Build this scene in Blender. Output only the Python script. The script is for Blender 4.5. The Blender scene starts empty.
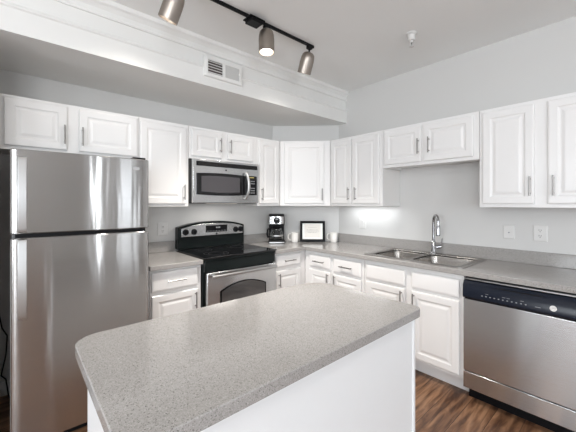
import bpy, bmesh, math, random
from mathutils import Vector, Matrix
from mathutils.geometry import tessellate_polygon
random.seed(7)
PI = math.pi
S = bpy.context.scene
COL = S.collection

# ------------------------------------------------------------------ camera
cd = bpy.data.cameras.new('camera')
cam = bpy.data.objects.new('camera', cd)
COL.objects.link(cam)
cam.location = (-3.0159, -3.0657, 1.4035)
cam.rotation_euler = (PI / 2, 0, -0.7236)
cd.sensor_width = 36
cd.lens = 308.34 * 36 / 576
cd.shift_y = -13.02 / 576
cd.shift_x = -1.13 / 576
cd.clip_start = 0.02
S.camera = cam

# ------------------------------------------------------------------ world, daylight, exposure
W = bpy.data.worlds.new('world')
S.world = W
W.use_nodes = True
wn = W.node_tree.nodes
wn['Background'].inputs['Color'].default_value = (0.86, 0.93, 1.0, 1)
wn['Background'].inputs['Strength'].default_value = 2.2
vs = S.view_settings
vs.view_transform = 'Standard'
vs.look = 'None'
vs.gamma = 1.0
vs.use_curve_mapping = False
vs.exposure = -0.57
S.cycles.use_denoising = True
S.cycles.max_bounces = 10
S.cycles.diffuse_bounces = 6
S.cycles.sample_clamp_indirect = 6.0


def area(name, loc, rot, sx, sy, power, color=(1, 1, 1), spread=PI):
    l = bpy.data.lights.new(name, 'AREA')
    l.shape = 'RECTANGLE'
    l.size, l.size_y = sx, sy
    l.energy = power
    l.color = color
    l.spread = spread
    o = bpy.data.objects.new(name, l)
    COL.objects.link(o)
    o.location = loc
    o.rotation_euler = rot
    return o


DAY = (0.90, 0.95, 1.0)
# daylight entering through the windows of the living room behind the camera; the narrow slit is added for the fridge streak
WIN_BACK = [(-5.95, -3.85, 0.3, 2.45), (-1.55, -1.39, 0.2, 2.4), (-1.0, -0.3, 0.8, 2.2)]   # x0, x1, z0, z1 in wall_front at y = YB
WIN_SIDE = [(-5.9, -4.3, 0.8, 2.35), (-3.4, -1.8, 0.8, 2.35)]                        # y0, y1, z0, z1 in wall_left at x = XL
YB, XL = -7.2, -6.2
for (a, b, z0, z1), pw in zip(WIN_BACK, (165, 20, 11)):
    area('daylight', ((a + b) / 2, YB - 0.12, (z0 + z1) / 2), (PI / 2, 0, 0), b - a - (0.1 if b - a > 0.3 else 0.02), z1 - z0 - 0.1, pw, DAY)
for (a, b, z0, z1), pw in zip(WIN_SIDE, (98, 98)):
    area('daylight', (XL - 0.12, (a + b) / 2, (z0 + z1) / 2), (PI / 2, 0, -PI / 2), b - a - 0.1, z1 - z0 - 0.1, pw, DAY)


# ------------------------------------------------------------------ helpers
class MB:
    """collects shapes into one mesh object"""
    def __init__(s):
        s.bm = bmesh.new()

    def box(s, x0, x1, y0, y1, z0, z1):
        v = [s.bm.verts.new((x, y, z)) for x in (x0, x1) for y in (y0, y1) for z in (z0, z1)]
        for f in ((0, 1, 3, 2), (4, 6, 7, 5), (0, 4, 5, 1), (2, 3, 7, 6), (0, 2, 6, 4), (1, 5, 7, 3)):
            s.bm.faces.new([v[i] for i in f])
        return s

    def loft(s, rings, cap0=True, cap1=True, closed=True):
        vr = [[s.bm.verts.new(p) for p in r] for r in rings]
        for a, b in zip(vr, vr[1:]):
            n = len(a)
            for i in range(n if closed else n - 1):
                j = (i + 1) % n
                try:
                    s.bm.faces.new((a[i], a[j], b[j], b[i]))
                except ValueError:
                    pass
        if cap0:
            s.bm.faces.new(list(reversed(vr[0])))
        if cap1:
            s.bm.faces.new(vr[-1])
        return s

    def prism(s, poly, z0, z1):
        return s.loft([[(x, y, z0) for x, y in poly], [(x, y, z1) for x, y in poly]])

    def extrude_x(s, prof, x0, x1):
        """prof: list of (y, z)"""
        return s.loft([[(x0, y, z) for y, z in prof], [(x1, y, z) for y, z in prof]])

    def extrude_y(s, prof, y0, y1):
        """prof: list of (x, z)"""
        return s.loft([[(x, y0, z) for x, z in prof], [(x, y1, z) for x, z in prof]])

    def tube(s, pts, r, n=10, caps=True):
        pts = [Vector(p) for p in pts]
        rs = r if isinstance(r, (list, tuple)) else [r] * len(pts)
        t = (pts[1] - pts[0]).normalized()
        u = t.orthogonal().normalized()
        rings = []
        for i, p in enumerate(pts):
            if 0 < i < len(pts) - 1:
                t = ((pts[i] - pts[i - 1]).normalized() + (pts[i + 1] - pts[i]).normalized()).normalized()
            elif i:
                t = (pts[i] - pts[i - 1]).normalized()
            u = (u - t * u.dot(t)).normalized()
            w = t.cross(u)
            rings.append([p + (u * math.cos(2 * PI * k / n) + w * math.sin(2 * PI * k / n)) * rs[i] for k in range(n)])
        return s.loft(rings, caps, caps)

    def lathe(s, prof, c=(0, 0, 0), axis=(0, 0, 1), n=28, cap0=True, cap1=True):
        """prof: (radius, height along axis)"""
        a = Vector(axis).normalized()
        u = a.orthogonal().normalized()
        w = a.cross(u)
        c = Vector(c)
        rings = [[c + a * h + (u * math.cos(2 * PI * k / n) + w * math.sin(2 * PI * k / n)) * r for k in range(n)] for r, h in prof]
        return s.loft(rings, cap0, cap1)

    def panel(s, x0, x1, z0, z1, y, loops, back):
        """a board facing -y; loops = (inset, depth towards the viewer) from the rim inwards"""
        rings = [[(x0, back, z0), (x1, back, z0), (x1, back, z1), (x0, back, z1)]]
        for ins, d in loops:
            rings.append([(x0 + ins, y - d, z0 + ins), (x1 - ins, y - d, z0 + ins), (x1 - ins, y - d, z1 - ins), (x0 + ins, y - d, z1 - ins)])
        return s.loft(rings)

    def poly_hole(s, outer, holes, z0, z1):
        loops = [outer] + holes
        tri = tessellate_polygon([[Vector((x, y, 0)) for x, y in l] for l in loops])
        flat = [p for l in loops for p in l]
        top = [s.bm.verts.new((x, y, z1)) for x, y in flat]
        bot = [s.bm.verts.new((x, y, z0)) for x, y in flat]
        for t in tri:
            s.bm.faces.new([top[i] for i in t])
            s.bm.faces.new([bot[i] for i in reversed(t)])
        k = 0
        for l in loops:
            n = len(l)
            for i in range(n):
                j = (i + 1) % n
                s.bm.faces.new((top[k + i], bot[k + i], bot[k + j], top[k + j]))
            k += n
        bmesh.ops.recalc_face_normals(s.bm, faces=s.bm.faces)
        bmesh.ops.dissolve_limit(s.bm, angle_limit=0.001, verts=s.bm.verts, edges=s.bm.edges)
        return s

    def build(s, name, mat, parent=None, bevel=0, smooth=True, loc=None, rot=None, segs=2):
        bm = s.bm
        bmesh.ops.recalc_face_normals(bm, faces=bm.faces)
        if smooth:
            for f in bm.faces:
                f.smooth = True
            for e in bm.edges:
                if len(e.link_faces) == 2 and e.calc_face_angle(0) > 0.6:
                    e.smooth = False
        me = bpy.data.meshes.new(name)
        bm.to_mesh(me)
        bm.free()
        me.materials.append(mat)
        o = bpy.data.objects.new(name, me)
        COL.objects.link(o)
        if parent:
            o.parent = parent
        if loc:
            o.location = loc
        if rot:
            o.rotation_euler = rot
        if bevel:
            b = o.modifiers.new('edge', 'BEVEL')
            b.width = bevel
            b.segments = segs
            b.limit_method = 'ANGLE'
            b.angle_limit = 0.6
            b.harden_normals = False
        return o


def tag(o, label, cat, group=None):
    o['label'] = label
    o['category'] = cat
    if group:
        o['group'] = group
    return o


def thing(name, label, cat, loc=(0, 0, 0), rz=0, group=None):
    o = bpy.data.objects.new(name, None)
    COL.objects.link(o)
    o.empty_display_size = 0.05
    o.location = loc
    o.rotation_euler = (0, 0, rz)
    return tag(o, label, cat, group)


def struct(o):
    o['kind'] = 'structure'
    return o


def rr(x0, x1, y0, y1, r, n=6):
    """rounded rectangle polygon; r one radius or four (x0y0, x1y0, x1y1, x0y1)"""
    rs = r if isinstance(r, (list, tuple)) else [r] * 4
    cs = [(x0, y0, 1, 1, PI), (x1, y0, -1, 1, 1.5 * PI), (x1, y1, -1, -1, 0), (x0, y1, 1, -1, PI / 2)]
    out = []
    for (x, y, sx, sy, a0), q in zip(cs, rs):
        cx, cy = x + sx * q, y + sy * q
        for k in range(n + 1):
            a = a0 + k / n * PI / 2
            out.append((cx + q * math.cos(a), cy + q * math.sin(a)))
    return out


# ------------------------------------------------------------------ materials
def nodes(name):
    m = bpy.data.materials.new(name)
    m.use_nodes = True
    nt = m.node_tree
    return m, nt, nt.nodes['Principled BSDF']


def mat(name, col, rough=0.5, metal=0.0, spec=0.5, bump=None, coat=0.0, var=0.0, aniso=0.0):
    m, nt, p = nodes(name)
    p.inputs['Base Color'].default_value = (*col, 1)
    p.inputs['Roughness'].default_value = rough
    p.inputs['Metallic'].default_value = metal
    p.inputs['Specular IOR Level'].default_value = spec
    p.inputs['Coat Weight'].default_value = coat
    tc = nt.nodes.new('ShaderNodeTexCoord')
    if bump:
        sc, st, di = bump
        n = nt.nodes.new('ShaderNodeTexNoise')
        n.inputs['Scale'].default_value = sc
        n.inputs['Detail'].default_value = 3
        nt.links.new(tc.outputs['Object'], n.inputs['Vector'])
        b = nt.nodes.new('ShaderNodeBump')
        b.inputs['Strength'].default_value = st
        b.inputs['Distance'].default_value = di
        nt.links.new(n.outputs['Fac'], b.inputs['Height'])
        nt.links.new(b.outputs['Normal'], p.inputs['Normal'])
    if var:
        n = nt.nodes.new('ShaderNodeTexNoise')
        n.inputs['Scale'].default_value = 2.5
        nt.links.new(tc.outputs['Object'], n.inputs['Vector'])
        mx = nt.nodes.new('ShaderNodeMix')
        mx.data_type = 'RGBA'
        mx.inputs['A'].default_value = (*[c * (1 - var) for c in col], 1)
        mx.inputs['B'].default_value = (*[min(1, c * (1 + var)) for c in col], 1)
        nt.links.new(n.outputs['Fac'], mx.inputs['Factor'])
        nt.links.new(mx.outputs['Result'], p.inputs['Base Color'])
    return m


def steel(name, col=(0.575, 0.582, 0.588), rough=0.24, aniso=0.75, ripple=0.0):
    """stainless steel brushed sideways, so highlights stretch up and down"""
    m, nt, p = nodes(name)
    p.inputs['Metallic'].default_value = 1
    p.inputs['Base Color'].default_value = (*col, 1)
    p.inputs['Anisotropic'].default_value = aniso
    p.inputs['Anisotropic Rotation'].default_value = 0.25
    tg = nt.nodes.new('ShaderNodeTangent')
    tg.direction_type = 'RADIAL'
    tg.axis = 'Z'
    nt.links.new(tg.outputs['Tangent'], p.inputs['Tangent'])
    tc = nt.nodes.new('ShaderNodeTexCoord')
    mp = nt.nodes.new('ShaderNodeMapping')
    mp.inputs['Scale'].default_value = (2, 2, 260)
    n = nt.nodes.new('ShaderNodeTexNoise')
    n.inputs['Scale'].default_value = 1.0
    n.inputs['Detail'].default_value = 4
    nt.links.new(tc.outputs['Object'], mp.inputs['Vector'])
    nt.links.new(mp.outputs['Vector'], n.inputs['Vector'])
    r = nt.nodes.new('ShaderNodeMapRange')
    r.inputs['To Min'].default_value = rough * 0.8
    r.inputs['To Max'].default_value = rough * 1.25
    nt.links.new(n.outputs['Fac'], r.inputs['Value'])
    nt.links.new(r.outputs['Result'], p.inputs['Roughness'])
    if ripple:
        mp2 = nt.nodes.new('ShaderNodeMapping')
        mp2.inputs['Scale'].default_value = (9, 9, 1.1)
        n2 = nt.nodes.new('ShaderNodeTexNoise')
        n2.inputs['Scale'].default_value = 1.0
        n2.inputs['Detail'].default_value = 2
        nt.links.new(tc.outputs['Object'], mp2.inputs['Vector'])
        nt.links.new(mp2.outputs['Vector'], n2.inputs['Vector'])
        b = nt.nodes.new('ShaderNodeBump')
        b.inputs['Strength'].default_value = 1.0
        b.inputs['Distance'].default_value = ripple
        nt.links.new(n2.outputs['Fac'], b.inputs['Height'])
        nt.links.new(b.outputs['Normal'], p.inputs['Normal'])
    return m


def quartz(name):
    m, nt, p = nodes(name)
    tc = nt.nodes.new('ShaderNodeTexCoord')
    cols = []

    def vor(scale, lo, hi):
        v = nt.nodes.new('ShaderNodeTexVoronoi')
        v.inputs['Scale'].default_value = scale
        nt.links.new(tc.outputs['Object'], v.inputs['Vector'])
        sp = nt.nodes.new('ShaderNodeSeparateColor')
        nt.links.new(v.outputs['Color'], sp.inputs['Color'])
        r = nt.nodes.new('ShaderNodeMapRange')
        r.inputs['From Min'].default_value = lo
        r.inputs['From Max'].default_value = hi
        nt.links.new(sp.outputs['Red'], r.inputs['Value'])
        return r.outputs['Result']

    def mix(a, b, f):
        x = nt.nodes.new('ShaderNodeMix')
        x.data_type = 'RGBA'
        for s_, v in (('A', a), ('B', b)):
            if isinstance(v, tuple):
                x.inputs[s_].default_value = (*v, 1)
            else:
                nt.links.new(v, x.inputs[s_])
        nt.links.new(f, x.inputs['Factor'])
        return x.outputs['Result']
    c = mix((0.310, 0.298, 0.287), (0.355, 0.342, 0.330), vor(330, 0.2, 0.8))
    c = mix(c, (0.19, 0.18, 0.172), vor(480, 0.90, 0.93))
    c = mix(c, (0.44, 0.427, 0.415), vor(520, 0.93, 0.95))
    c = mix(c, (0.12, 0.115, 0.11), vor(420, 0.975, 0.98))
    nt.links.new(c, p.inputs['Base Color'])
    p.inputs['Roughness'].default_value = 0.12
    p.inputs['Specular IOR Level'].default_value = 0.5
    return m


def wood_floor(name):
    m, nt, p = nodes(name)
    tc = nt.nodes.new('ShaderNodeTexCoord')
    br = nt.nodes.new('ShaderNodeTexBrick')
    br.inputs['Scale'].default_value = 1.0
    br.inputs['Brick Width'].default_value = 1.22
    br.inputs['Row Height'].default_value = 0.152
    br.inputs['Mortar Size'].default_value = 0.0016
    br.inputs['Color1'].default_value = (0.0, 0.0, 0.0, 1)
    br.inputs['Color2'].default_value = (1, 1, 1, 1)
    br.inputs['Mortar'].default_value = (0.5, 0.5, 0.5, 1)
    br.offset = 0.37
    nt.links.new(tc.outputs['Object'], br.inputs['Vector'])
    # grain: stretched noise, shifted per plank
    sepc = nt.nodes.new('ShaderNodeVectorMath')
    sepc.operation = 'MULTIPLY_ADD'
    sepc.inputs[1].default_value = (9, 7, 5)
    mp = nt.nodes.new('ShaderNodeMapping')
    mp.inputs['Scale'].default_value = (1.3, 9, 1)
    nt.links.new(tc.outputs['Object'], mp.inputs['Vector'])
    nt.links.new(br.outputs['Color'], sepc.inputs[0])
    nt.links.new(mp.outputs['Vector'], sepc.inputs[2])
    n1 = nt.nodes.new('ShaderNodeTexNoise')
    n1.inputs['Scale'].default_value = 3.2
    n1.inputs['Detail'].default_value = 9
    n1.inputs['Distortion'].default_value = 0.9
    nt.links.new(sepc.outputs['Vector'], n1.inputs['Vector'])
    wv = nt.nodes.new('ShaderNodeTexWave')
    wv.bands_direction = 'Y'
    wv.inputs['Scale'].default_value = 0.55
    wv.inputs['Distortion'].default_value = 14
    wv.inputs['Detail'].default_value = 3
    nt.links.new(sepc.outputs['Vector'], wv.inputs['Vector'])
    ad = nt.nodes.new('ShaderNodeMath')
    ad.operation = 'MULTIPLY_ADD'
    ad.inputs[1].default_value = 0.20
    nt.links.new(wv.outputs['Fac'], ad.inputs[0])
    nt.links.new(n1.outputs['Fac'], ad.inputs[2])
    ad2 = nt.nodes.new('ShaderNodeMath')
    ad2.operation = 'MULTIPLY_ADD'
    ad2.inputs[1].default_value = 0.22
    nt.links.new(br.outputs['Color'], ad2.inputs[0])
    nt.links.new(ad.outputs['Value'], ad2.inputs[2])
    cr = nt.nodes.new('ShaderNodeValToRGB')
    e = cr.color_ramp.elements
    e[0].position, e[0].color = 0.34, (0.024, 0.011, 0.007, 1)
    e[1].position, e[1].color = 0.95, (0.30, 0.165, 0.092, 1)
    x = e.new(0.56)
    x.color = (0.092, 0.043, 0.023, 1)
    x = e.new(0.74)
    x.color = (0.175, 0.088, 0.047, 1)
    nt.links.new(ad2.outputs['Value'], cr.inputs['Fac'])
    mx = nt.nodes.new('ShaderNodeMix')
    mx.data_type = 'RGBA'
    mx.inputs['B'].default_value = (0.02, 0.011, 0.008, 1)
    nt.links.new(br.outputs['Fac'], mx.inputs['Factor'])
    nt.links.new(cr.outputs['Color'], mx.inputs['A'])
    nt.links.new(mx.outputs['Result'], p.inputs['Base Color'])
    p.inputs['Roughness'].default_value = 0.42
    bp = nt.nodes.new('ShaderNodeBump')
    bp.inputs['Strength'].default_value = 0.25
    bp.inputs['Distance'].default_value = 0.002
    nt.links.new(n1.outputs['Fac'], bp.inputs['Height'])
    nt.links.new(bp.outputs['Normal'], p.inputs['Normal'])
    return m


def emit(name, col, strength):
    m, nt, p = nodes(name)
    p.inputs['Base Color'].default_value = (*col, 1)
    p.inputs['Emission Color'].default_value = (*col, 1)
    p.inputs['Emission Strength'].default_value = strength
    return m


def glass(name):
    m, nt, p = nodes(name)
    p.inputs['Base Color'].default_value = (0.95, 0.98, 0.98, 1)
    p.inputs['Roughness'].default_value = 0.02
    p.inputs['Transmission Weight'].default_value = 1
    p.inputs['IOR'].default_value = 1.45
    return m


M_CAB = mat('white cabinet paint', (0.79, 0.785, 0.78), 0.32, bump=(60, 0.03, 0.002))
M_ISL = mat('island white toned for daylight', (0.77, 0.78, 0.79), 0.4, bump=(60, 0.03, 0.002))  # white greyed and cooled in colour to offset the strong window light
M_CARC = mat('white cabinet interior', (0.80, 0.79, 0.775), 0.45)
M_WALL = mat('pale grey wall paint', (0.61, 0.607, 0.598), 0.62, bump=(90, 0.15, 0.002))
M_TRIM = mat('white trim paint', (0.76, 0.76, 0.745), 0.45, bump=(80, 0.08, 0.002))
M_CEIL = mat('ceiling paint', (0.85, 0.86, 0.855), 0.8, bump=(120, 0.2, 0.002))
M_QUARTZ = quartz('speckled quartz')
M_FLOOR = wood_floor('walnut plank floor')
M_STEEL = steel('brushed stainless')
M_FRIDGE = steel('fridge stainless', (0.46, 0.452, 0.445), 0.17, 1.0, 0.0018)
M_SINK = mat('sink stainless', (0.37, 0.35, 0.33), 0.26, 1.0)
M_CHROME = mat('chrome', (0.40, 0.40, 0.41), 0.08, 1.0)
M_NICKEL = mat('brushed nickel', (0.36, 0.32, 0.285), 0.38, 1.0)
M_PULL = mat('satin nickel pull', (0.30, 0.29, 0.28), 0.36, 1.0)
M_SATIN = mat('satin aluminium', (0.50, 0.50, 0.50), 0.38, 1.0)
M_BLACK = mat('black plastic', (0.005, 0.005, 0.006), 0.4, spec=0.15)
M_BLACKG = mat('black glass', (0.006, 0.006, 0.007), 0.06, spec=0.35)
M_NAVY = mat('glossy blue black panel', (0.008, 0.011, 0.020), 0.2, spec=0.25)
M_ENAMEL = mat('black enamel', (0.007, 0.010, 0.010), 0.2, spec=0.2)
M_OVENGL = mat('smoked oven glass', (0.085, 0.08, 0.078), 0.12, spec=0.4)
M_MWGL = mat('microwave mesh glass', (0.055, 0.053, 0.058), 0.25, spec=0.3)
M_DARKM = mat('dark metal side', (0.03, 0.029, 0.029), 0.4, spec=0.25)
M_GREYSIDE = mat('grey painted fridge side', (0.13, 0.13, 0.135), 0.5)
M_WPLAST = mat('white plastic', (0.82, 0.815, 0.80), 0.35)
M_PLATE = mat('off-white plate plastic', (0.66, 0.655, 0.645), 0.4)
M_CERAM = mat('white glazed ceramic', (0.84, 0.82, 0.79), 0.14)
M_PAPER = mat('print paper', (0.78, 0.76, 0.72), 0.8)
M_MAT = mat('white mat board', (0.86, 0.87, 0.86), 0.7)
M_INK = mat('grey ink', (0.42, 0.41, 0.40), 0.8)
M_MARK = mat('pale print', (0.30, 0.31, 0.33), 0.5)
M_TEAL = emit('teal display', (0.05, 0.16, 0.17), 0.25)
M_AMBER = mat('yellow key', (0.30, 0.25, 0.09), 0.5)
M_GLASS = glass('clear glass')
M_BULB = emit('lit bulb', (1.0, 0.93, 0.82), 14)
M_STRIP = emit('lit strip diffuser', (0.95, 0.98, 1.0), 3)
M_WARM = emit('added glow panel', (0.95, 0.9, 0.82), 0.4)
M_FILL = emit('added fill lamp glow', (1.0, 0.97, 0.93), 3)
M_VENTD = mat('duct shade', (0.10, 0.085, 0.08), 0.8)
M_VENTG = mat('grey damper', (0.52, 0.52, 0.51), 0.6)

# ------------------------------------------------------------------ the setting
H = 2.75
struct(MB().box(XL - 0.2, 0.15, YB - 0.2, 0.15, -0.1, 0).build('floor', M_FLOOR, smooth=False))
struct(MB().box(XL - 0.2, 0.15, YB - 0.2, 0.15, H, H + 0.1).build('ceiling', M_CEIL, smooth=False))
struct(MB().box(XL, 0.15, 0, 0.15, 0, H).build('wall_back', M_WALL, smooth=False))
struct(MB().box(0, 0.15, YB, 0, 0, H).build('wall_right', M_WALL, smooth=False))
CH = 0.588
struct(MB().prism([(-CH, 0), (0, -CH), (0, 0)], 0, 2.374).build('wall_corner', M_WALL, smooth=False))
# dropped box above the cabinets
SY, SZ = -0.697, 2.374
struct(MB().box(XL, 0, SY, 0, SZ, H).build('wall_soffit', M_TRIM, smooth=False))
struct(MB().extrude_x([(SY, 2.644), (SY - 0.010, 2.644), (SY - 0.014, 2.656), (SY - 0.010, 2.664), (SY - 0.012, 2.69), (SY - 0.030, 2.712), (SY - 0.044, 2.722), (SY - 0.046, H), (SY, H)],
                      XL, 0).build('trim_1', M_TRIM, smooth=False))
struct(MB().extrude_x([(SY, SZ), (SY - 0.012, SZ), (SY - 0.012, 2.512), (SY - 0.021, 2.520), (SY - 0.021, 2.530), (SY - 0.008, 2.542), (SY, 2.545)],
                      XL, 0).build('trim_2', M_TRIM, smooth=False))
# unseen stub wall added to shade the gap beside the fridge and its baseboards
struct(MB().box(-3.25, -3.13, -0.66, 0, 0, SZ).build('wall_shading_stub', M_WALL, smooth=False))
struct(MB().box(-3.13, -2.27, -0.015, 0, 0, 0.10).build('baseboard_back', M_TRIM, bevel=0.003))


# outer walls of the living room, with real openings
def wall_with_openings(name, along, pos, a0, a1, wins, th):
    mb = MB()
    edges = sorted({a0, a1, *[w[0] for w in wins], *[w[1] for w in wins]})

    def put(u0, u1, z0, z1):
        if z1 - z0 < 1e-4:
            return
        if along == 'x':
            mb.box(u0, u1, pos - th, pos, z0, z1)
        else:
            mb.box(pos - th, pos, u0, u1, z0, z1)
    for u0, u1 in zip(edges, edges[1:]):
        w = [w for w in wins if w[0] <= u0 + 1e-6 and w[1] >= u1 - 1e-6]
        if w:
            put(u0, u1, 0, w[0][2])
            put(u0, u1, w[0][3], H)
        else:
            put(u0, u1, 0, H)
    return struct(mb.build(name, M_WALL, smooth=False))


wall_with_openings('wall_front', 'x', YB, XL, 0.15, WIN_BACK, 0.1)
wall_with_openings('wall_left', 'y', XL, YB, 0, WIN_SIDE, 0.1)
k = 0
for along, pos, wins in (('x', YB, WIN_BACK), ('y', XL, WIN_SIDE)):
    for (u0, u1, z0, z1) in wins:
        k += 1
        fr, gl = MB(), MB()

        def put(mb, a, b, c, d, t0, t1):
            if along == 'x':
                mb.box(a, b, pos + t0, pos + t1, c, d)
            else:
                mb.box(pos + t0, pos + t1, a, b, c, d)
        f = 0.05 if u1 - u0 > 0.3 else 0.012
        put(fr, u0, u0 + f, z0, z1, -0.08, -0.02)
        put(fr, u1 - f, u1, z0, z1, -0.08, -0.02)
        put(fr, u0 + f, u1 - f, z0, z0 + f, -0.08, -0.02)
        put(fr, u0 + f, u1 - f, z1 - f, z1, -0.08, -0.02)
        struct(fr.build('window_%d' % k, M_TRIM))

# ------------------------------------------------------------------ cabinets
DOOR = [(0.0, 0.0), (0.0, 0.014), (0.004, 0.018), (0.012, 0.019), (0.050, 0.019), (0.058, 0.0135), (0.064, 0.0125), (0.070, 0.0125), (0.086, 0.0175), (0.092, 0.018)]
SLAB = [(0.0, 0.0), (0.0, 0.012), (0.004, 0.016), (0.010, 0.0175), (0.016, 0.019)]


def pull(parent, x, z, L, horiz, y, m=None):
    mb = MB()
    d = 0.030
    if horiz:
        mb.tube([(x - L / 2, y - d, z), (x + L / 2, y - d, z)], 0.0055, 10)
        for q in (-1, 1):
            mb.tube([(x + q * (L / 2 - 0.018), y, z), (x + q * (L / 2 - 0.018), y - d, z)], 0.0045, 8)
    else:
        mb.tube([(x, y - d, z - L / 2), (x, y - d, z + L / 2)], 0.0055, 10)
        for q in (-1, 1):
            mb.tube([(x, y, z + q * (L / 2 - 0.018)), (x, y - d, z + q * (L / 2 - 0.018))], 0.0045, 8)
    return mb.build('handle', m or M_PULL, parent)


def cabinet(name, label, loc, rz, w, zb, zt, depth, doors=(), drawers=(), kick=0, lip=0.0, carc=None, group=None, kickd=0.105):
    """local frame: x to the viewer's right along the wall, y into the wall (wall at 0), z up; fronts face -y.
    doors: (x0, x1, z0, z1, handle x or None, handle z); drawers: (x0, x1, z0, z1, has handle)"""
    t = thing(name, label, 'cabinet', (loc[0], loc[1], 0 if kick else zb), rz, group)
    o = 0 if kick else zb
    F = -depth
    mb = MB()
    if carc:
        mb.prism(carc, zb + lip - o, zt - o)
    else:
        mb.box(0.001, w - 0.001, F + 0.02, -0.002, zb + lip - o, zt - o)
        if lip:
            mb.box(0.001, 0.018, F + 0.02, -0.002, zb - o, zb + lip - o)
            mb.box(w - 0.018, w - 0.001, F + 0.02, -0.002, zb - o, zb + lip - o)
    mb.build('body', M_CARC, t)
    # face frame: one board with rails and stiles around the openings
    MB().box(0.001, w - 0.001, F, F + 0.02, zb - o, zt - o).build('face_frame', M_CAB, t, bevel=0.001)
    if kick:
        MB().box(0.001, w - 0.001, F + kickd, F + kickd + 0.018, 0.0, kick).build('toe_kick', M_CAB, t)
    for (x0, x1, z0, z1, hx, hz) in doors:
        d = MB().panel(x0, x1, z0 - o, z1 - o, F - 0.001, DOOR, F - 0.001).build('door', M_CAB, t, smooth=False)
        if hx is not None:
            pull(d, hx, hz - o, 0.135, False, F - 0.019)
    for (x0, x1, z0, z1, hh) in drawers:
        d = MB().panel(x0, x1, z0 - o, z1 - o, F - 0.001, SLAB, F - 0.001).build('drawer' if hh else 'false_front', M_CAB, t, smooth=False)
        if hh:
            pull(d, (x0 + x1) / 2, (z0 + z1) / 2 - o, 0.15, True, F - 0.019)
    return t


T, UB, UD = 2.116, 1.372, 0.328
UG = 'white wall cabinets'
UL = 'wall_cabinet'
# stove wall, world x = X0 + local x
X0 = -3.10
cabinet(UL, 'short wide white cabinet with two raised doors above the refrigerator', (X0, 0), 0, 0.842, 1.757, T, UD,
        [(0.022, 0.357, 1.783, 2.096, 0.340, 1.89), (0.428, 0.826, 1.783, 2.096, 0.447, 1.89)], lip=0.0, group=UG)
cabinet(UL, 'tall white single-door cabinet between the refrigerator and the microwave', (-2.257, 0), 0, 0.425, UB, T, UD,
        [(0.006, 0.398, 1.397, 2.085, 0.372, 1.50)], lip=0.02, group=UG)
cabinet(UL, 'short white two-door cabinet directly above the microwave', (-1.831, 0), 0, 0.766, 1.815, T, UD,
        [(0.023, 0.333, 1.842, 2.090, 0.312, 1.965), (0.400, 0.706, 1.842, 2.090, 0.422, 1.965)], lip=0.0, group=UG)
cabinet(UL, 'narrow white single-door cabinet between the microwave and the diagonal corner cabinet', (-1.064, 0), 0, 0.322, UB, T, UD,
        [(0.024, 0.300, 1.397, 2.090, 0.047, 1.50)], lip=0.02, group=UG)
# diagonal corner
r2 = math.sqrt(2)
a = 0.74
mid = ((-a - UD) / 2, (-a - UD) / 2)
wdg = (a - UD) * r2
tt = thing(UL, 'white single-door cabinet set diagonally across the corner above the coffee maker', 'cabinet', (mid[0], mid[1], UB), -PI / 4, UG)


def todiag(x, y):
    dx, dy = x - mid[0], y - mid[1]
    c, s = math.cos(PI / 4), math.sin(PI / 4)
    return (dx * c - dy * s, dx * s + dy * c)


poly = [todiag(*p) for p in [(-a + 0.002, -UD + 0.02), (-UD + 0.02, -a + 0.002), (-0.002, -a + 0.002), (-0.002, -CH - 0.002), (-CH - 0.002, -0.002), (-a + 0.002, -0.002)]]
MB().prism(poly, 0.02, T - UB).build('body', M_CARC, tt)
MB().box(-wdg / 2 + 0.004, wdg / 2 - 0.004, 0.0, 0.016, 0, T - UB).build('face_frame', M_CAB, tt, bevel=0.001)
dd = MB().panel(-wdg / 2 + 0.052, wdg / 2 - 0.076, 0.025, T - UB - 0.026, -0.001, DOOR, -0.001).build('door', M_CAB, tt, smooth=False)
pull(dd, wdg / 2 - 0.098, 0.128, 0.135, False, -0.019)
# sink wall: local x runs towards -y
RZ = -PI / 2
cabinet(UL, 'white two-door cabinet over the lit switch, between the corner cabinet and the sink', (0, -0.742), RZ, 0.668, UB, T, UD,
        [(0.018, 0.300, 1.397, 2.088, 0.272, 1.50), (0.310, 0.632, 1.397, 2.088, 0.362, 1.50)], lip=0.02, group=UG)
cabinet(UL, 'short white two-door cabinet bridging the open wall above the sink', (0, -1.411), RZ, 0.840, 1.742, T, UD,
        [(0.022, 0.385, 1.770, 2.090, 0.366, 1.905), (0.408, 0.800, 1.770, 2.090, 0.460, 1.905)], lip=0.02, group=UG)
cabinet(UL, 'tall white two-door cabinet above the dishwasher', (0, -2.252), RZ, 0.752, UB, T, UD,
        [(0.024, 0.340, 1.397, 2.090, 0.318, 1.52), (0.411, 0.728, 1.397, 2.090, 0.443, 1.52)], lip=0.02, group=UG)

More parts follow.
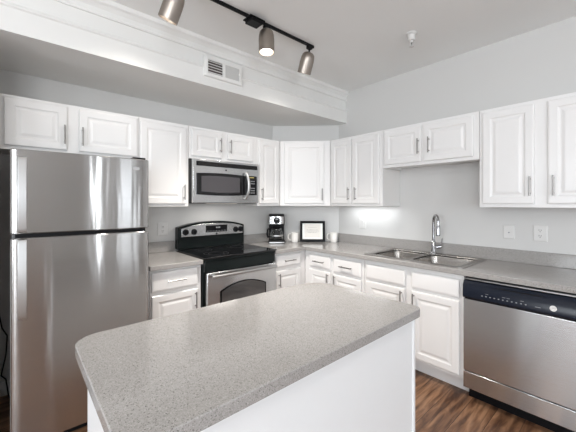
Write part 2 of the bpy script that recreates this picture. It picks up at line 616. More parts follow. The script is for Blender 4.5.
BT, BD = 0.887, 0.60
BG = 'white base cabinets'
BL = 'base_cabinet'
cabinet(BL, 'white base cabinet with one drawer and door between refrigerator and range', (-2.258, 0), 0, 0.418, 0.13, BT, BD,
        [(0.012, 0.385, 0.155, 0.688, 0.358, 0.60)], [(0.012, 0.385, 0.716, 0.866, True)], kick=0.13, group=BG)
cabinet(BL, 'white base cabinet with one drawer beside the right side of the range', (-1.062, 0), 0, 0.461, 0.13, BT, BD,
        [(0.036, 0.380, 0.155, 0.698, 0.064, 0.61)], [(0.036, 0.380, 0.738, 0.860, True)], kick=0.13, group=BG)
cabinet(BL, 'white base cabinet with two small drawers over two doors, next to the sink cabinet', (0, -0.602), RZ, 0.784, 0.13, BT, BD,
        [(0.080, 0.384, 0.155, 0.686, 0.356, 0.61), (0.422, 0.758, 0.155, 0.680, 0.450, 0.61)],
        [(0.080, 0.384, 0.716, 0.850, True), (0.422, 0.758, 0.706, 0.850, True)], kick=0.13, group=BG,
        carc=[(0.006, -0.58), (0.784, -0.58), (0.784, -0.002), (0.006, -0.002)])
cabinet(BL, 'white sink base cabinet with two blank false fronts over two doors', (0, -1.388), RZ, 0.849, 0.13, BT, BD,
        [(0.024, 0.404, 0.155, 0.692, 0.378, 0.61), (0.458, 0.820, 0.155, 0.692, 0.484, 0.61)],
        [(0.024, 0.404, 0.716, 0.850, False), (0.458, 0.820, 0.716, 0.850, False)], kick=0.13, group=BG,
        carc=[(0.0, -0.58), (0.849, -0.58), (0.849, -0.56), (0.02, -0.56), (0.02, -0.02), (0.849, -0.02), (0.849, -0.002), (0.0, -0.002)])

# ------------------------------------------------------------------ worktops
CT, CB, CF = 0.927, 0.889, 0.65
tag(MB().prism([(-2.268, -CF), (-1.842, -CF), (-1.842, -0.001), (-2.268, -0.001)], CB, CT).build('countertop', M_QUARTZ, bevel=0.004),
    'short grey quartz countertop between the refrigerator and the range', 'countertop', 'grey quartz countertops')
# L-shaped run with the sink cut-out
SX0, SX1, SYA, SYB = -0.575, -0.085, -2.205, -1.385
outer = [(-1.064, -CF), (-CF, -CF), (-CF, -2.95), (-0.001, -2.95), (-0.001, -CH - 0.003), (-CH - 0.003, -0.001), (-1.064, -0.001)]
hole = [(SX0, SYA), (SX1, SYA), (SX1, SYB), (SX0, SYB)]
tag(MB().poly_hole(outer, [hole], CB, CT).build('countertop', M_QUARTZ, bevel=0.004),
    'long L-shaped grey quartz countertop holding the sink and coffee maker', 'countertop', 'grey quartz countertops')
tag(MB().box(-2.268, -1.842, -0.02, -0.001, CT, CT + 0.102).build('backsplash', M_QUARTZ, bevel=0.003),
    'short grey quartz upstand behind the counter beside the refrigerator', 'backsplash', 'quartz upstands')
tag(MB().box(-1.064, -CH - 0.01, -0.02, -0.001, CT, CT + 0.102).build('backsplash', M_QUARTZ, bevel=0.003),
    'short grey quartz upstand behind the coffee maker, right of the range', 'backsplash', 'quartz upstands')
tag(MB().box(-0.02, -0.001, -2.95, -CH - 0.01, CT, CT + 0.102).build('backsplash', M_QUARTZ, bevel=0.003),
    'long grey quartz upstand along the wall behind the sink and faucet', 'backsplash', 'quartz upstands')
# end panel that carries the counter past the dishwasher
tag(MB().box(-0.60, -0.002, -2.880, -2.857, 0, CB).build('end_panel', M_CAB, bevel=0.002),
    'white end panel closing the counter run past the dishwasher', 'panel')

# ------------------------------------------------------------------ island
ISX0, ISX1, ISY0, ISY1 = -2.866, -1.586, -2.399, -1.709
isl = thing('island_cabinet', 'white panelled kitchen island base under the speckled grey top', 'island', (-2.22, -2.06, 0))
MB().box(-0.606, 0.609, -0.304, 0.300, 0.0, 0.8745).build('body', M_ISL, isl, bevel=0.002)
MB().box(0.596, 0.6145, -0.3095, -0.290, 0.0, 0.8745).build('corner_post', M_ISL, isl, bevel=0.002)
MB().box(-0.611, -0.592, -0.3095, -0.290, 0.0, 0.8745).build('corner_post', M_ISL, isl, bevel=0.002)
tag(MB().prism(rr(ISX0, ISX1, ISY0, ISY1, [0.09, 0.045, 0.16, 0.085], 10), 0.876, 0.914).build('island_countertop', M_QUARTZ, bevel=0.003),
    'large speckled grey quartz island top with rounded corners in front', 'countertop')

# ------------------------------------------------------------------ refrigerator
FX0, FX1, FY = -3.043, -2.328, -0.83
fr = thing('refrigerator', 'brushed stainless top-freezer refrigerator under the short two-door cabinet', 'refrigerator', ((FX0 + FX1) / 2, -0.42, 0))
w2 = (FX1 - FX0) / 2
fy = FY + 0.42
MB().box(-w2 + 0.006, w2 - 0.006, fy + 0.075, 0.385, 0.02, 1.685).build('body', M_GREYSIDE, fr, bevel=0.004)
MB().box(-w2 + 0.02, w2 - 0.02, fy + 0.05, fy + 0.075, 0.012, 0.055).build('base_grille', M_BLACK, fr)
for q in (-1, 1):
    MB().lathe([(0.02, 0), (0.02, 0.02)], (q * (w2 - 0.06), fy + 0.12, 0.0), n=12).build('foot', M_BLACK, fr)
    MB().lathe([(0.02, 0), (0.02, 0.02)], (q * (w2 - 0.06), 0.33, 0.0), n=12).build('foot', M_BLACK, fr)


def fridge_door(z0, z1):
    """gently bowed front with rounded vertical edges"""
    front = []
    n = 26
    r = 0.020
    for k in range(n + 1):
        u = -1 + 2 * k / n
        x = u * (w2 - r)
        y = fy + 0.005 * u * u
        front.append((x, y))
    e = front[-1][1]
    arcR = [(w2 - r + r * math.sin(t), e + r - r * math.cos(t)) for t in [PI / 2 * i / 6 for i in range(1, 7)]]
    arcL = [(-x, y) for x, y in reversed(arcR)]
    poly = arcL + front + arcR + [(w2, fy + 0.068), (-w2, fy + 0.068)]
    rings = []
    for zz, s in ((z0, 0.985), (z0 + 0.006, 1.0), (z1 - 0.006, 1.0), (z1, 0.985)):
        rings.append([(x * s if s < 1 else x, y if s == 1 else y + 0.006 * (1 if y < fy + 0.05 else 0), zz) for x, y in poly])
    return MB().loft(rings)


dz = fridge_door(1.233, 1.701).build('freezer_door', M_FRIDGE, fr)
dl = fridge_door(0.058, 1.209).build('fridge_door', M_FRIDGE, fr)


def fridge_handle(z0, z1, par):
    mb = MB()
    yb = fy + 0.008
    hx0, hx1 = -w2 + 0.030, -w2 + 0.069
    mb.loft([[(hx0, yb - 0.030 - 0.006 * q, z), (hx1, yb - 0.030 - 0.006 * q, z), (hx1, yb - 0.018, z), (hx0, yb - 0.018, z)]
             for z, q in ((z0, 0), (z0 + 0.02, 1), ((z0 + z1) / 2, 1.8), (z1 - 0.02, 1), (z1, 0))])
    for z in (z0, z1 - 0.03):
        mb.box(hx0 + 0.004, hx1 - 0.004, yb - 0.02, yb + 0.002, z, z + 0.03)
    return mb.build('handle', M_SATIN, par, bevel=0.003)


fridge_handle(1.244, 1.655, dz)
fridge_handle(0.770, 1.203, dl)
MB().box(-w2 + 0.02, w2 - 0.02, fy + 0.03, fy + 0.07, 1.2095, 1.2325).build('door_gasket', M_BLACK, fr)
MB().box(w2 - 0.10, w2 - 0.02, fy + 0.02, fy + 0.11, 1.7015, 1.714).build('hinge_cover', M_BLACK, fr, bevel=0.003)
MB().box(w2 - 0.105, w2 - 0.065, fy + 0.002, fy + 0.0065, 1.625, 1.645).build('badge', M_SATIN, dz)
# power cord seen in the gap
cord = [(-3.115, -0.02, 0.62), (-3.095, -0.03, 0.50), (-3.068, -0.03, 0.44), (-3.075, -0.028, 0.30), (-3.10, -0.03, 0.16), (-3.075, -0.04, 0.13), (-3.06, -0.06, 0.012), (-3.03, -0.20, 0.03)]
MB().tube([(x - (FX0 + FX1) / 2, y + 0.42, z) for x, y, z in cord], 0.004, 8).build('power_cord', M_BLACK, fr)

# ------------------------------------------------------------------ range
RX0, RX1 = -1.833, -1.071
rg = thing('kitchen_range', 'stainless and black freestanding electric range with glass cooktop', 'stove', ((RX0 + RX1) / 2, -0.34, 0))
rw = (RX1 - RX0) / 2
yo = 0.34      # world y + yo = local y
MB().box(-rw, rw, -0.62 + yo, -0.02 + yo, 0.03, 0.905).build('body', M_ENAMEL, rg, bevel=0.003)
for q in (-1, 1):
    for yy in (-0.58, -0.08):
        MB().lathe([(0.018, 0), (0.018, 0.031)], (q * (rw - 0.05), yy + yo, 0), n=12).build('foot', M_BLACK, rg)
ck = MB().box(-rw - 0.004, rw + 0.006, -0.672 + yo, -0.085 + yo, 0.9275, 0.942)
ck = ck.build('cooktop', M_BLACKG, rg, bevel=0.005)
MB().box(-rw, rw, -0.655 + yo, -0.05 + yo, 0.905, 0.9275).build('cooktop_rail', M_ENAMEL, rg, bevel=0.003)
M_RING = mat('printed burner ring', (0.03, 0.03, 0.032), 0.3, spec=0.3)
for bx, by, br_ in ((-0.19, -0.50, 0.11), (0.19, -0.50, 0.085), (-0.19, -0.24, 0.08), (0.19, -0.24, 0.105)):
    mb = MB()
    for R in (br_, br_ * 0.62):
        mb.loft([[(bx + (R + e) * math.cos(2 * PI * k / 40), by + yo + (R + e) * math.sin(2 * PI * k / 40), z) for k in range(40)]
                 for e, z in ((0, 0.9421), (0, 0.9425), (0.003, 0.9425), (0.003, 0.9421))], False, False)
    mb.build('burner_ring', M_RING, ck)


# backguard: black body with an arched top, stainless control panel on it
def arch(x, zs, zc):
    return zs + (zc - zs) * (1 - (abs(x) / rw) ** 2.4)


n = 24
xs = [-rw + 2 * rw * k / n for k in range(n + 1)]
prof = [(-rw, 0.9425)] + [(x, arch(x, 1.160, 1.212)) for x in xs] + [(rw, 0.9425)]
bg = MB().loft([[(x, -0.085 + yo, z) for x, z in prof], [(x, -0.006 + yo, z) for x, z in prof]]).build('backguard', M_ENAMEL, rg, bevel=0.006)
xs2 = [-rw + 0.028 + (2 * rw - 0.056) * k / n for k in range(n + 1)]
prof = [(xs2[0], 1.065)] + [(x, arch(x, 1.140, 1.193)) for x in xs2] + [(xs2[-1], 1.065)]
cp = MB().loft([[(x, -0.0855 + yo, z) for x, z in prof], [(x, -0.100 + yo, z) for x, z in prof]]).build('control_panel', M_STEEL, rg, bevel=0.003)
for kx in (-0.310, -0.222, 0.262, 0.326):
    MB().lathe([(0.030, 0), (0.030, 0.006), (0.022, 0.009), (0.021, 0.024), (0.015, 0.027)], (kx, -0.100 + yo, 1.112), (0, -1, 0), 24).build('knob', M_BLACK, cp)
MB().box(-0.095, 0.155, -0.103 + yo, -0.0995 + yo, 1.098, 1.170).build('display', M_BLACKG, cp, bevel=0.002)
for i in range(7):
    MB().box(-0.082 + i * 0.033, -0.066 + i * 0.033, -0.1042 + yo, -0.1032 + yo, 1.108, 1.112).build('key_marking', M_MARK, cp)
for i in range(3):
    MB().box(0.02 + i * 0.018, 0.031 + i * 0.018, -0.1042 + yo, -0.1032 + yo, 1.138, 1.152).build('display_digit', M_MARK, cp)
MB().lathe([(0.010, 0), (0.010, 0.002)], (0.028, -0.100 + yo, 1.080), (0, -1, 0), 20).build('emblem', M_BLACK, cp)
for kx in (-0.155, -0.125):
    for kz in (1.092, 1.15):
        MB().box(kx, kx + 0.010, -0.101 + yo, -0.0998 + yo, kz, kz + 0.005).build('indicator_marking', M_MARK, cp)
# oven front
MB().box(-rw + 0.004, rw - 0.004, -0.655 + yo, -0.62 + yo, 0.815, 0.904).build('vent_trim', M_ENAMEL, rg, bevel=0.003)
od = MB().box(-rw + 0.016, rw - 0.004, -0.672 + yo, -0.6205 + yo, 0.275, 0.808).build('oven_door', M_STEEL, rg, bevel=0.006)
wx0, wx1, wz0 = -0.245, 0.250, 0.40
pr = [(wx0, wz0), (wx1, wz0)] + [(wx1 - (wx1 - wx0) * k / 18, 0.640 + 0.060 * (1 - (abs(-1 + 2 * k / 18)) ** 2)) for k in range(19)]
ow = MB().loft([[(x, -0.6725 + yo, z) for x, z in pr], [(x, -0.676 + yo, z) for x, z in pr]]).build('window', M_BLACKG, od)
sc = [(x * 0.94 + 0.0002, 0.54 + (z - 0.54) * 0.93) for x, z in pr]
MB().loft([[(x, -0.6762 + yo, z) for x, z in sc], [(x, -0.677 + yo, z) for x, z in sc]]).build('window_glass', M_OVENGL, od)
mb = MB()
mb.tube([(-rw + 0.045, -0.715 + yo, 0.782), (-0.2, -0.722 + yo, 0.784), (0.2, -0.722 + yo, 0.784), (rw - 0.03, -0.715 + yo, 0.782)], 0.0125, 14)
for q in (-rw + 0.075, rw - 0.06):
    mb.tube([(q, -0.668 + yo, 0.782), (q, -0.716 + yo, 0.782)], 0.011, 12)
mb.build('handle', M_SATIN, od)
dr = MB().box(-rw + 0.016, rw - 0.004, -0.668 + yo, -0.6205 + yo, 0.045, 0.262).build('storage_drawer', M_STEEL, rg, bevel=0.006)

# ------------------------------------------------------------------ microwave
mwx0, mwx1 = -1.828, -1.085
mw = thing('microwave', 'stainless over-the-range microwave with dark window mounted above the range', 'microwave', ((mwx0 + mwx1) / 2 - 0.002, -0.2, 1.399))
ww = (mwx1 - mwx0) / 2
yo = 0.2
MB().box(-ww, ww, -0.345 + yo, -0.003 + yo, 0.0, 0.4155).build('body', M_DARKM, mw, bevel=0.003)
mf = MB().box(-ww + 0.012, ww - 0.0, -0.392 + yo, -0.3455 + yo, 0.004, 0.412).build('front_frame', M_STEEL, mw, bevel=0.005)
vg = MB().box(-ww + 0.045, ww - 0.02, -0.397 + yo, -0.3925 + yo, 0.350, 0.392).build('vent_grille', M_BLACK, mw, bevel=0.002)
mb = MB()
for i in range(5):
    z = 0.355 + i * 0.0075
    mb.box(-ww + 0.055, ww - 0.03, -0.4005 + yo, -0.3975 + yo, z, z + 0.003)
mb.build('grille_slat', M_DARKM, vg)
# curved door surround + window
bx0, bx1 = -ww + 0.045, ww - 0.028


def mwcurve(x0, x1, z0, z1, bow, y, th, par, name, m):
    N = 16
    top = [(x0 + (x1 - x0) * k / N, z1 + bow * (1 - (2 * k / N - 1) ** 2)) for k in range(N + 1)]
    bot = [(x1 - (x1 - x0) * k / N, z0 - bow * (1 - (2 * k / N - 1) ** 2)) for k in range(N + 1)]
    p_ = top + bot
    return MB().loft([[(x, y + yo, z) for x, z in p_], [(x, y - th + yo, z) for x, z in p_]]).build(name, m, par)


md = mwcurve(bx0, 0.205, 0.085, 0.280, 0.010, -0.3925, 0.006, mw, 'door', M_BLACKG)
mwcurve(bx0 + 0.046, 0.135, 0.112, 0.254, 0.008, -0.3988, 0.001, md, 'window', M_MWGL)
mp_ = mwcurve(0.212, bx1, 0.088, 0.282, 0.003, -0.3925, 0.006, mw, 'control_panel', M_BLACKG)
MB().box(0.250, 0.305, -0.4005 + yo, -0.399 + yo, 0.262, 0.275).build('display', M_AMBER, mp_)
for i in range(3):
    for j in range(6):
        if j == 3:
            continue
        MB().box(0.246 + i * 0.026, 0.262 + i * 0.026, -0.4005 + yo, -0.399 + yo, 0.105 + j * 0.024, 0.113 + j * 0.024).build('button', M_MARK, mp_)
mb = MB()
hp = [(0.196 + 0.012 * math.sin(PI * k / 14), -0.412 - 0.038 * math.sin(PI * k / 14) ** 0.7 + yo, 0.045 + 0.275 * k / 14) for k in range(15)]
mb.tube(hp, [0.010 + 0.006 * math.sin(PI * k / 14) for k in range(15)], 12)
mb.tube([(0.196, -0.395 + yo, 0.050), (0.196, -0.416 + yo, 0.050)], 0.010, 10)
mb.tube([(0.196, -0.395 + yo, 0.315), (0.196, -0.416 + yo, 0.315)], 0.010, 10)
mb.build('handle', M_SATIN, md)
MB().lathe([(0.008, 0), (0.008, 0.002)], (-0.02, -0.392 + yo, 0.325), (0, -1, 0), 18).build('emblem', M_DARKM, mf)

MB().box(-0.16, 0.16, -0.10, -0.04, -0.0045, -0.0005).build('added_glow_panel', M_WARM, mw)  # glowing panel added under the microwave to brighten the range wall
area('added_wall_glow', (mwx0 + ww, -0.27, 1.392), (0, 0, 0), 0.32, 0.06, 1.9, (1.0, 0.95, 0.88))  # added light that lifts the wall behind the range

# ------------------------------------------------------------------ dishwasher (local x towards -y)
dw = thing('dishwasher', 'stainless dishwasher with dark control strip under the long counter', 'dishwasher', (-0.31, -2.545, 0), RZ)
yo = -0.31     # local y = world x - (-0.31)


def ly(wx):
    return wx + 0.31


hw = 0.305
MB().box(-hw + 0.004, hw - 0.004, ly(-0.585), ly(-0.02), 0.10, 0.878).build('body', M_DARKM, dw)
MB().box(-hw + 0.01, hw - 0.01, ly(-0.545), ly(-0.50), 0.0, 0.10).build('toe_panel', M_BLACK, dw)
MB().box(-hw + 0.006, hw - 0.006, ly(-0.600), ly(-0.5855), 0.862, 0.884).build('mounting_strip', M_BLACK, dw)
MB().box(-hw + 0.012, hw - 0.006, ly(-0.628), ly(-0.6005), 0.866, 0.873).build('trim_strip', M_SATIN, dw)
pz0, pz1 = 0.735, 0.858
pc = MB().extrude_x([(ly(-0.586), pz0), (ly(-0.640), pz0), (ly(-0.652), pz0 + 0.012), (ly(-0.646), pz1 - 0.03), (ly(-0.632), pz1 - 0.012), (ly(-0.626), pz1), (ly(-0.586), pz1)],
                    -hw + 0.002, hw - 0.002).build('control_panel', M_NAVY, dw, bevel=0.003)
sl = math.atan2(0.006, pz1 - 0.03 - pz0 - 0.012)


def onpanel(z):
    return ly(-0.652) + (z - pz0 - 0.012) * 0.006 / (pz1 - pz0 - 0.042)


for i in range(11):
    x = -0.185 + i * 0.024
    z = 0.770
    MB().box(x, x + 0.008, onpanel(z) - 0.0012, onpanel(z) + 0.003, z, z + 0.005).build('button', M_MARK, pc)
    if i in (1, 5, 6, 9):
        MB().box(x, x + 0.018, onpanel(z + 0.02) - 0.0012, onpanel(z + 0.02) + 0.003, z + 0.018, z + 0.0198).build('button_marking', M_MARK, pc)
MB().box(0.105, 0.132, onpanel(0.772) - 0.0012, onpanel(0.772) + 0.003, 0.770, 0.7725).build('button_marking', M_MARK, pc)
MB().box(-0.10, 0.14, ly(-0.6415), ly(-0.633), pz1 - 0.026, pz1 - 0.018).build('pocket_handle', M_BLACK, pc)
em = MB().lathe([(0.0165, 0), (0.0165, 0.002)], (0.190, onpanel(0.782), 0.782), (0, -1, 0), 26).build('emblem', M_WPLAST, pc)
mb = MB()
ye = onpanel(0.782) - 0.0026
mb.lathe([(0.0125, 0), (0.0125, 0.0006), (0.0105, 0.0006), (0.0105, 0)], (0.190, ye + 0.0006, 0.782), (0, -1, 0), 22, False, False)
for q in (-1, 1):
    mb.tube([(0.190 + q * 0.002 + 0.004 * math.cos(t) * q, ye, 0.782 + 0.006 * math.sin(t)) for t in [k * PI / 5 - 0.8 for k in range(8)]], 0.0009, 6)
mb.build('emblem_monogram', M_INK, em)
MB().box(-hw + 0.003, hw - 0.003, ly(-0.640), ly(-0.5855), 0.222, 0.731).build('door', M_STEEL, dw, bevel=0.006)
MB().box(-hw + 0.003, hw - 0.003, ly(-0.638), ly(-0.5855), 0.102, 0.217).build('kick_plate', M_STEEL, dw, bevel=0.0025)

# ------------------------------------------------------------------ sink and faucet
sk = thing('kitchen_sink', 'double-bowl stainless drop-in sink set in the long counter', 'sink', (-0.33, -1.795, CT))


def bowl(mb, x0, x1, y0, y1, d):
    r1, r0 = rr(x0, x1, y0, y1, 0.055, 6), rr(x0 + 0.02, x1 - 0.02, y0 + 0.02, y1 - 0.02, 0.05, 6)
    r2_ = rr(x0 + 0.045, x1 - 0.045, y0 + 0.045, y1 - 0.045, 0.04, 6)
    mb.loft([[(x, y, 0.005) for x, y in r1], [(x, y, -0.010) for x, y in rr(x0 + 0.004, x1 - 0.004, y0 + 0.004, y1 - 0.004, 0.052, 6)],
             [(x, y, -d + 0.03) for x, y in r0], [(x, y, -d) for x, y in r2_]], False, True)


bl = [(-0.225, 0.165, -0.385, -0.018), (-0.225, 0.165, 0.018, 0.345)]
mb = MB()
ro = rr(-0.272, 0.272, -0.437, 0.437, 0.03, 6)
ri = rr(-0.268, 0.268, -0.433, 0.433, 0.03, 6)
mb.poly_hole(ri, [rr(*b, 0.055, 6) for b in bl], 0.001, 0.005)
for b in bl:
    bowl(mb, *b, 0.19)
bmesh.ops.remove_doubles(mb.bm, verts=mb.bm.verts, dist=0.0004)
mb.build('basin', M_SINK, sk)
for b in bl:
    MB().lathe([(0.042, 0.0), (0.042, 0.003), (0.030, 0.003), (0.024, -0.002)], ((b[0] + b[1]) / 2, (b[2] + b[3]) / 2, -0.1895)).build('drain', M_CHROME, sk)
# faucet, with its arc swung towards the right-hand bowl
fc = thing('faucet', 'chrome pull-down gooseneck faucet standing behind the sink', 'faucet', (-0.098, -1.800, CT + 0.006), 0.80)
MB().lathe([(0.030, 0), (0.030, 0.006), (0.024, 0.012), (0.021, 0.02), (0.021, 0.105), (0.016, 0.115), (0.013, 0.12)], n=24).build('base', M_CHROME, fc)
R = 0.050
pts = [(0, 0, 0.11), (0, 0, 0.2), (0, 0, 0.296)] + [(-R + R * math.cos(t), 0, 0.296 + R * 1.2 * math.sin(t)) for t in [PI * k / 14 for k in range(1, 15)]]
ex, ey, ez = pts[-1]
pts.append((ex, ey, ez - 0.03))
MB().tube(pts, 0.0125, 14).build('spout', M_CHROME, fc)
sh = MB().lathe([(0.0135, 0), (0.017, -0.012), (0.0175, -0.07), (0.019, -0.085), (0.016, -0.090)], (ex, ey, ez - 0.028), n=20).build('spray_head', M_CHROME, fc)
MB().lathe([(0.0158, 0), (0.0158, -0.004)], (ex, ey, ez - 0.1182), n=20).build('nozzle', M_BLACK, sh)
lx, lyy = 0.06, -1.0
mb = MB()
mb.tube([(0.012 * lx, 0.012 * lyy, 0.060), (0.066 * lx, 0.066 * lyy, 0.062)], 0.0175, 16)
mb.tube([(0.060 * lx, 0.060 * lyy, 0.062), (0.072 * lx, 0.072 * lyy, 0.085), (0.080 * lx, 0.080 * lyy, 0.140)], [0.010, 0.007, 0.005], 10)
mb.build('lever', M_CHROME, fc)

# ------------------------------------------------------------------ small things on the counter (diagonal corner)
def dg(s, d, z=CT):
    """s along the diagonal wall to the viewer's right, d out of the wall"""
    c = 1 / r2
    return (-CH / 2 + s * c - d * c, -CH / 2 - s * c - d * c, z)


cm = thing('coffee_maker', 'black and stainless drip coffee maker beside the range in the corner', 'coffee maker', dg(-0.345, 0.185, CT), -PI / 4 + 0.12)
MB().prism(rr(-0.098, 0.098, -0.125, 0.105, 0.03), 0.0, 0.028).build('base', M_BLACK, cm, bevel=0.004)
MB().lathe([(0.085, 0), (0.085, 0.006), (0.07, 0.008)], (0, -0.035, 0.028), n=32).build('warming_plate', M_DARKM, cm)
MB().prism(rr(-0.090, 0.090, -0.075, -0.070, 0.002, 2), 0.008, 0.022).build('front_trim', M_SATIN, cm, loc=(0, -0.0525, 0))
MB().prism(rr(-0.092, 0.092, 0.03, 0.100, 0.02), 0.028, 0.235).build('water_tank', M_BLACK, cm, bevel=0.004)
hd = MB().prism(rr(-0.093, 0.093, -0.112, 0.100, 0.03), 0.215, 0.335).build('brew_housing', M_BLACK, cm, bevel=0.006)
MB().prism(rr(-0.082, 0.082, -0.1145, -0.1125, 0.0008, 2), 0.232, 0.318).build('front_panel', M_STEEL, cm)
dl_ = MB().lathe([(0.038, 0), (0.038, 0.006), (0.028, 0.010), (0.026, 0.020)], (0, -0.1146, 0.272), (0, -1, 0), 28).build('dial', M_BLACK, cm)
MB().box(-0.014, 0.014, -0.1362, -0.1348, 0.282, 0.294).build('dial_window', M_MARK, dl_)
MB().prism(rr(-0.09, 0.09, -0.105, 0.097, 0.03), 0.3355, 0.343).build('lid', M_BLACK, cm, bevel=0.003)
cf = MB().lathe([(0.060, 0.037), (0.076, 0.050), (0.079, 0.085), (0.070, 0.130), (0.056, 0.160), (0.055, 0.172),
                 (0.052, 0.172), (0.053, 0.160), (0.067, 0.130), (0.076, 0.085), (0.073, 0.052), (0.058, 0.041)], (0, -0.035, 0), n=32).build('carafe', M_GLASS, cm)
MB().lathe([(0.058, 0.1725), (0.060, 0.178), (0.050, 0.190), (0.02, 0.196)], (0, -0.035, 0), n=28).build('carafe_lid', M_BLACK, cf)
MB().lathe([(0.0800, 0.084), (0.0812, 0.084), (0.0812, 0.100), (0.0785, 0.100)], (0, -0.035, 0), n=32, cap0=False, cap1=False).build('carafe_band', M_SATIN, cf)
hx = -0.118
MB().tube([(-0.052, -0.075, 0.180), (-0.085, -0.095, 0.180), (-0.108, -0.100, 0.165), (-0.112, -0.100, 0.115), (-0.102, -0.095, 0.075), (-0.078, -0.075, 0.085)], [0.008, 0.010, 0.011, 0.011, 0.010, 0.006], 10).build('carafe_handle', M_BLACK, cf)


def mug(loc, rz, label):
    t = thing('coffee_mug', label, 'mug', loc, rz, 'white coffee mugs')
    MB().lathe([(0.034, 0.0), (0.037, 0.003), (0.042, 0.020), (0.044, 0.050), (0.0455, 0.110), (0.0475, 0.117), (0.044, 0.117), (0.041, 0.055), (0.036, 0.012)], n=32).build('body', M_CERAM, t)
    MB().tube([(-0.040, 0, 0.098), (-0.060, 0, 0.102), (-0.080, 0, 0.085), (-0.084, 0, 0.062), (-0.074, 0, 0.038), (-0.056, 0, 0.026), (-0.040, 0, 0.024)], 0.0062, 10).build('handle', M_CERAM, t)
    return t


mug(dg(-0.128, 0.145), -PI / 4 - 0.15, 'white coffee mug standing between the coffee maker and the black frame')
mug(dg(0.345, 0.100), -PI / 4 - 0.1, 'white coffee mug standing beside the black frame at the end of the upstand')

pf = thing('picture_frame', 'black framed print leaning against the corner wall between two mugs', 'picture frame', dg(0.088, 0.105), -PI / 4)
tl = -0.16
mb = MB()
fw_, fh, bd = 0.306, 0.252, 0.030
rings = []
for ins, y in ((0, 0.0), (0, -0.016), (0.004, -0.019), (bd - 0.006, -0.019), (bd, -0.012), (bd, 0.0)):
    rings.append([(-fw_ / 2 + ins, y, ins), (fw_ / 2 - ins, y, ins), (fw_ / 2 - ins, y, fh - ins), (-fw_ / 2 + ins, y, fh - ins)])
mb.loft(rings + [rings[0]], False, False)
mb.build('frame', M_BLACK, pf, rot=(tl, 0, 0), loc=(0, 0, 0.004))
ma = MB().box(-fw_ / 2 + bd - 0.002, fw_ / 2 - bd + 0.002, -0.011, -0.003, bd - 0.002, fh - bd + 0.002).build('mat_board', M_MAT, pf, rot=(tl, 0, 0), loc=(0, 0, 0.004))
MB().box(-0.098, 0.098, -0.0120, -0.0112, 0.052, fh - 0.036).build('print', M_PAPER, ma)
for za, L in ((0.172, 0.055), (0.140, 0.07), (0.125, 0.075), (0.108, 0.06)):
    mb = MB()
    x = -L
    while x < L:
        l = random.uniform(0.008, 0.024)
        mb.box(x, min(x + l, L), -0.0126, -0.0121, za, za + random.uniform(0.003, 0.006))
        x += l + 0.006
    mb.build('print_lettering', M_INK, ma)

# ------------------------------------------------------------------ plates on the walls
def wall_plate(name, label, cat, loc, rz, kind, w=0.072, h=0.118):
    t = thing(name, label, cat, loc, rz)
    pl = MB().panel(-w / 2, w / 2, -h / 2, h / 2, 0, [(0, 0.0005), (0, 0.003), (0.006, 0.006)], 0.0).build('plate', M_PLATE, t, smooth=False)
    if kind == 'duplex':
        for z in (-0.021, 0.021):
            rc = MB().lathe([(0.0165, 0), (0.0165, 0.003)], (0, -0.006, z), (0, -1, 0), 20).build('receptacle', M_PLATE, t)
            m_ = MB()
            m_.box(-0.0078, -0.0052, -0.0097, -0.0088, z - 0.001, z + 0.009)
            m_.box(0.0052, 0.0078, -0.0097, -0.0088, z - 0.001, z + 0.008)
            m_.lathe([(0.0028, 0), (0.0028, 0.0008)], (0, -0.0089, z - 0.008), (0, -1, 0), 12)
            m_.build('slot', M_BLACK, rc)
    elif kind == 'rocker':
        MB().extrude_x([(-0.006, -0.033), (-0.0085, -0.033), (-0.0075, 0), (-0.012, 0.033), (-0.006, 0.033)], -0.0165, 0.0165).build('rocker', M_PLATE, t)
    elif kind == 'jack':
        MB().lathe([(0.0055, 0), (0.0055, 0.006)], (0.002, -0.006, -0.004), (0, -1, 0), 14).build('jack', M_MARK, t)
    return t


wall_plate('power_outlet', 'white duplex outlet plate on the wall between refrigerator and range', 'outlet', (-1.952, 0, 1.15), 0, 'duplex', 0.100, 0.125)
wall_plate('light_switch', 'white rocker switch plate under the lit wall cabinet', 'switch', (0, -0.945, 1.165), RZ, 'rocker', 0.09, 0.12)
wall_plate('jack_plate', 'plain white wall plate with one small jack beside the duplex outlet', 'wall plate', (0, -2.366, 1.167), RZ, 'jack', 0.080, 0.112)
wall_plate('power_outlet', 'white duplex outlet plate on the wall above the dishwasher', 'outlet', (0, -2.568, 1.170), RZ, 'duplex', 0.088, 0.124)

# ------------------------------------------------------------------ under-cabinet lamp
uc = thing('under_cabinet_light', 'slim white strip lamp glowing under the two-door wall cabinet', 'light', (-0.13, -1.08, UB + 0.02))
MB().box(-0.035, 0.035, -0.30, 0.30, -0.014, -0.0005).build('housing', M_WPLAST, uc, bevel=0.002)
MB().box(-0.028, 0.028, -0.29, 0.29, -0.0185, -0.0145).build('diffuser', M_STRIP, uc)
area('strip_glow', (-0.13, -1.08, UB - 0.004), (0, 0, 0), 0.05, 0.56, 1.9, (0.95, 0.98, 1.0))

# ------------------------------------------------------------------ track light
TX0, TX1, TY = -2.50, -1.108, -1.222
tk = thing('track_light', 'black ceiling track with brushed nickel spot heads', 'light', (-1.75, TY, H))
MB().box(TX0 + 1.75, TX1 + 1.75, -0.009, 0.009, -0.022, -0.001).build('track', M_BLACK, tk, bevel=0.002)
MB().box(-0.042, 0.088, -0.052, 0.048, -0.030, -0.0225).build('power_box', M_BLACK, tk, bevel=0.003)
MB().box(-0.028, 0.073, -0.045, 0.040, -0.052, -0.0305).build('power_feed', M_BLACK, tk, bevel=0.004)


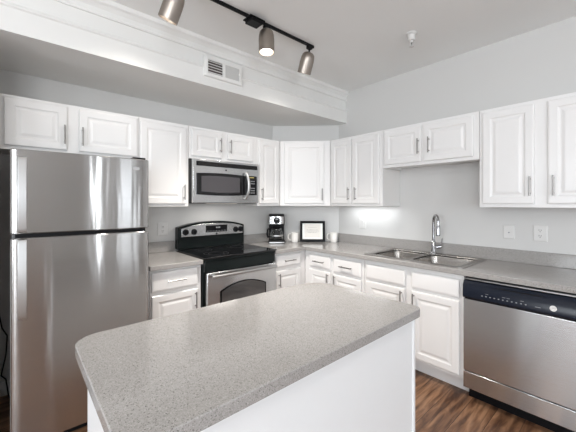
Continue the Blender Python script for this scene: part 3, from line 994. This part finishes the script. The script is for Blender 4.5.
def head(x, d, power, drop=0.045):
    d = Vector(d).normalized()
    px, pz = x + 1.75, -0.0225
    st = MB()
    st.box(px - 0.022, px + 0.022, -0.014, 0.014, pz - 0.022, pz)
    st.lathe([(0.007, 0), (0.007, -0.030)], (px, 0, pz - 0.020), n=12)
    s_ = st.build('stem', M_BLACK, tk)
    top = Vector((px, 0, pz - drop))
    h = MB().lathe([(0.012, 0.0), (0.036, 0.007), (0.050, 0.022), (0.0565, 0.048), (0.0585, 0.085), (0.0585, 0.174), (0.0555, 0.174), (0.0545, 0.12), (0.040, 0.06)], top, d, 32).build('lamp_head', M_NICKEL, tk)
    MB().lathe([(0.0535, 0.128), (0.048, 0.138)], top, d, 28).build('bulb', M_BULB, h)
    l = bpy.data.lights.new('spot', 'SPOT')
    l.energy = power
    l.color = (1.0, 0.94, 0.87)
    l.spot_size = 2.0
    l.spot_blend = 0.9
    l.shadow_soft_size = 0.045
    o = bpy.data.objects.new('spot', l)
    COL.objects.link(o)
    o.location = Vector((-1.75, TY, H)) + top + d * 0.178
    o.rotation_euler = d.to_track_quat('-Z', 'Y').to_euler()
    return h


head(-2.285, (-0.20, 0.42, -0.88), 15)
head(-1.615, (0.0, -0.02, -0.99), 270, 0.024)
head(-1.160, (0.06, 0.42, -0.88), 15)

# unseen flush lamp, added left of and behind the camera to brighten the soffit
fl = thing('added_fill_lamp', 'unseen round flush lamp added to brighten the soffit and cabinets', 'light', (-4.1, -3.3, H))
MB().lathe([(0.17, 0), (0.17, -0.02), (0.16, -0.022)], n=32).build('base', M_WPLAST, fl)
MB().lathe([(0.155, -0.0225), (0.15, -0.05), (0.11, -0.075), (0.03, -0.085)], n=32).build('diffuser', M_FILL, fl)
l = bpy.data.lights.new('fill_glow', 'POINT')
l.energy = 45
l.color = (1, 0.97, 0.93)
l.shadow_soft_size = 0.15
o = bpy.data.objects.new('fill_glow', l)
COL.objects.link(o)
o.location = (-4.1, -3.3, H - 0.26)

# ------------------------------------------------------------------ ceiling and soffit details
av = thing('air_vent', 'white metal supply air vent on the soffit front under the crown', 'vent', (-1.690, SY - 0.022, 2.53))
vw, vh = 0.36, 0.168
mb = MB()
rings = []
for ins, y in ((0, 0.013), (0, -0.008), (0.003, -0.011), (0.024, -0.016), (0.030, -0.014), (0.030, 0.013)):
    rings.append([(-vw / 2 + ins, y, -vh / 2 + ins), (vw / 2 - ins, y, -vh / 2 + ins), (vw / 2 - ins, y, vh / 2 - ins), (-vw / 2 + ins, y, vh / 2 - ins)])
mb.loft(rings + [rings[0]], False, False)
mb.box(-0.014, 0.010, -0.014, -0.001, -vh / 2 + 0.028, vh / 2 - 0.028)
mb.build('frame', M_TRIM, av, smooth=False)
MB().box(-vw / 2 + 0.029, -0.013, -0.0005, 0.0, -vh / 2 + 0.029, vh / 2 - 0.029).build('duct_shade_sheet', M_VENTD, av, loc=(0, -0.003, 0))  # thin dark sheet, its colour standing for the shade behind the slats
MB().box(0.009, vw / 2 - 0.029, -0.0015, 0.0, -vh / 2 + 0.029, vh / 2 - 0.029).build('damper', M_VENTG, av, loc=(0, -0.009, 0))
mb = MB()
for i in range(5):
    z = -0.047 + i * 0.0225
    mb.loft([[(x, -0.0045, z + 0.004), (x, -0.0125, z - 0.004), (x, -0.0135, z - 0.0025), (x, -0.0050, z + 0.006)] for x in (-vw / 2 + 0.030, -0.014)])
mb.build('louver_slat', M_TRIM, av, smooth=False)
MB().box(vw / 2 - 0.040, vw / 2 - 0.030, -0.024, -0.0145, -0.012, 0.012).build('damper_lever', M_TRIM, av, bevel=0.002)

sp = thing('fire_sprinkler', 'white pendant fire sprinkler on the ceiling near the sink wall', 'sprinkler', (-0.665, -1.874, H))
MB().lathe([(0.042, 0), (0.042, -0.006), (0.034, -0.012), (0.029, -0.016), (0.027, -0.055), (0.024, -0.058)], n=28).build('escutcheon', M_PLATE, sp)
mb = MB()
mb.lathe([(0.012, -0.058), (0.012, -0.072)], n=14)
for q in (-1, 1):
    mb.tube([(q * 0.010, 0, -0.070), (q * 0.015, 0, -0.082), (q * 0.004, 0, -0.100)], 0.0028, 8)
mb.lathe([(0.006, -0.098), (0.006, -0.103)], n=12)
mb.build('frame_arm', M_PLATE, sp)
MB().lathe([(0.0035, -0.0725), (0.0035, -0.0975)], n=10).build('bulb', M_DARKM, sp)
MB().lathe([(0.017, -0.1035), (0.018, -0.1055)], n=20).build('deflector', M_PLATE, sp)
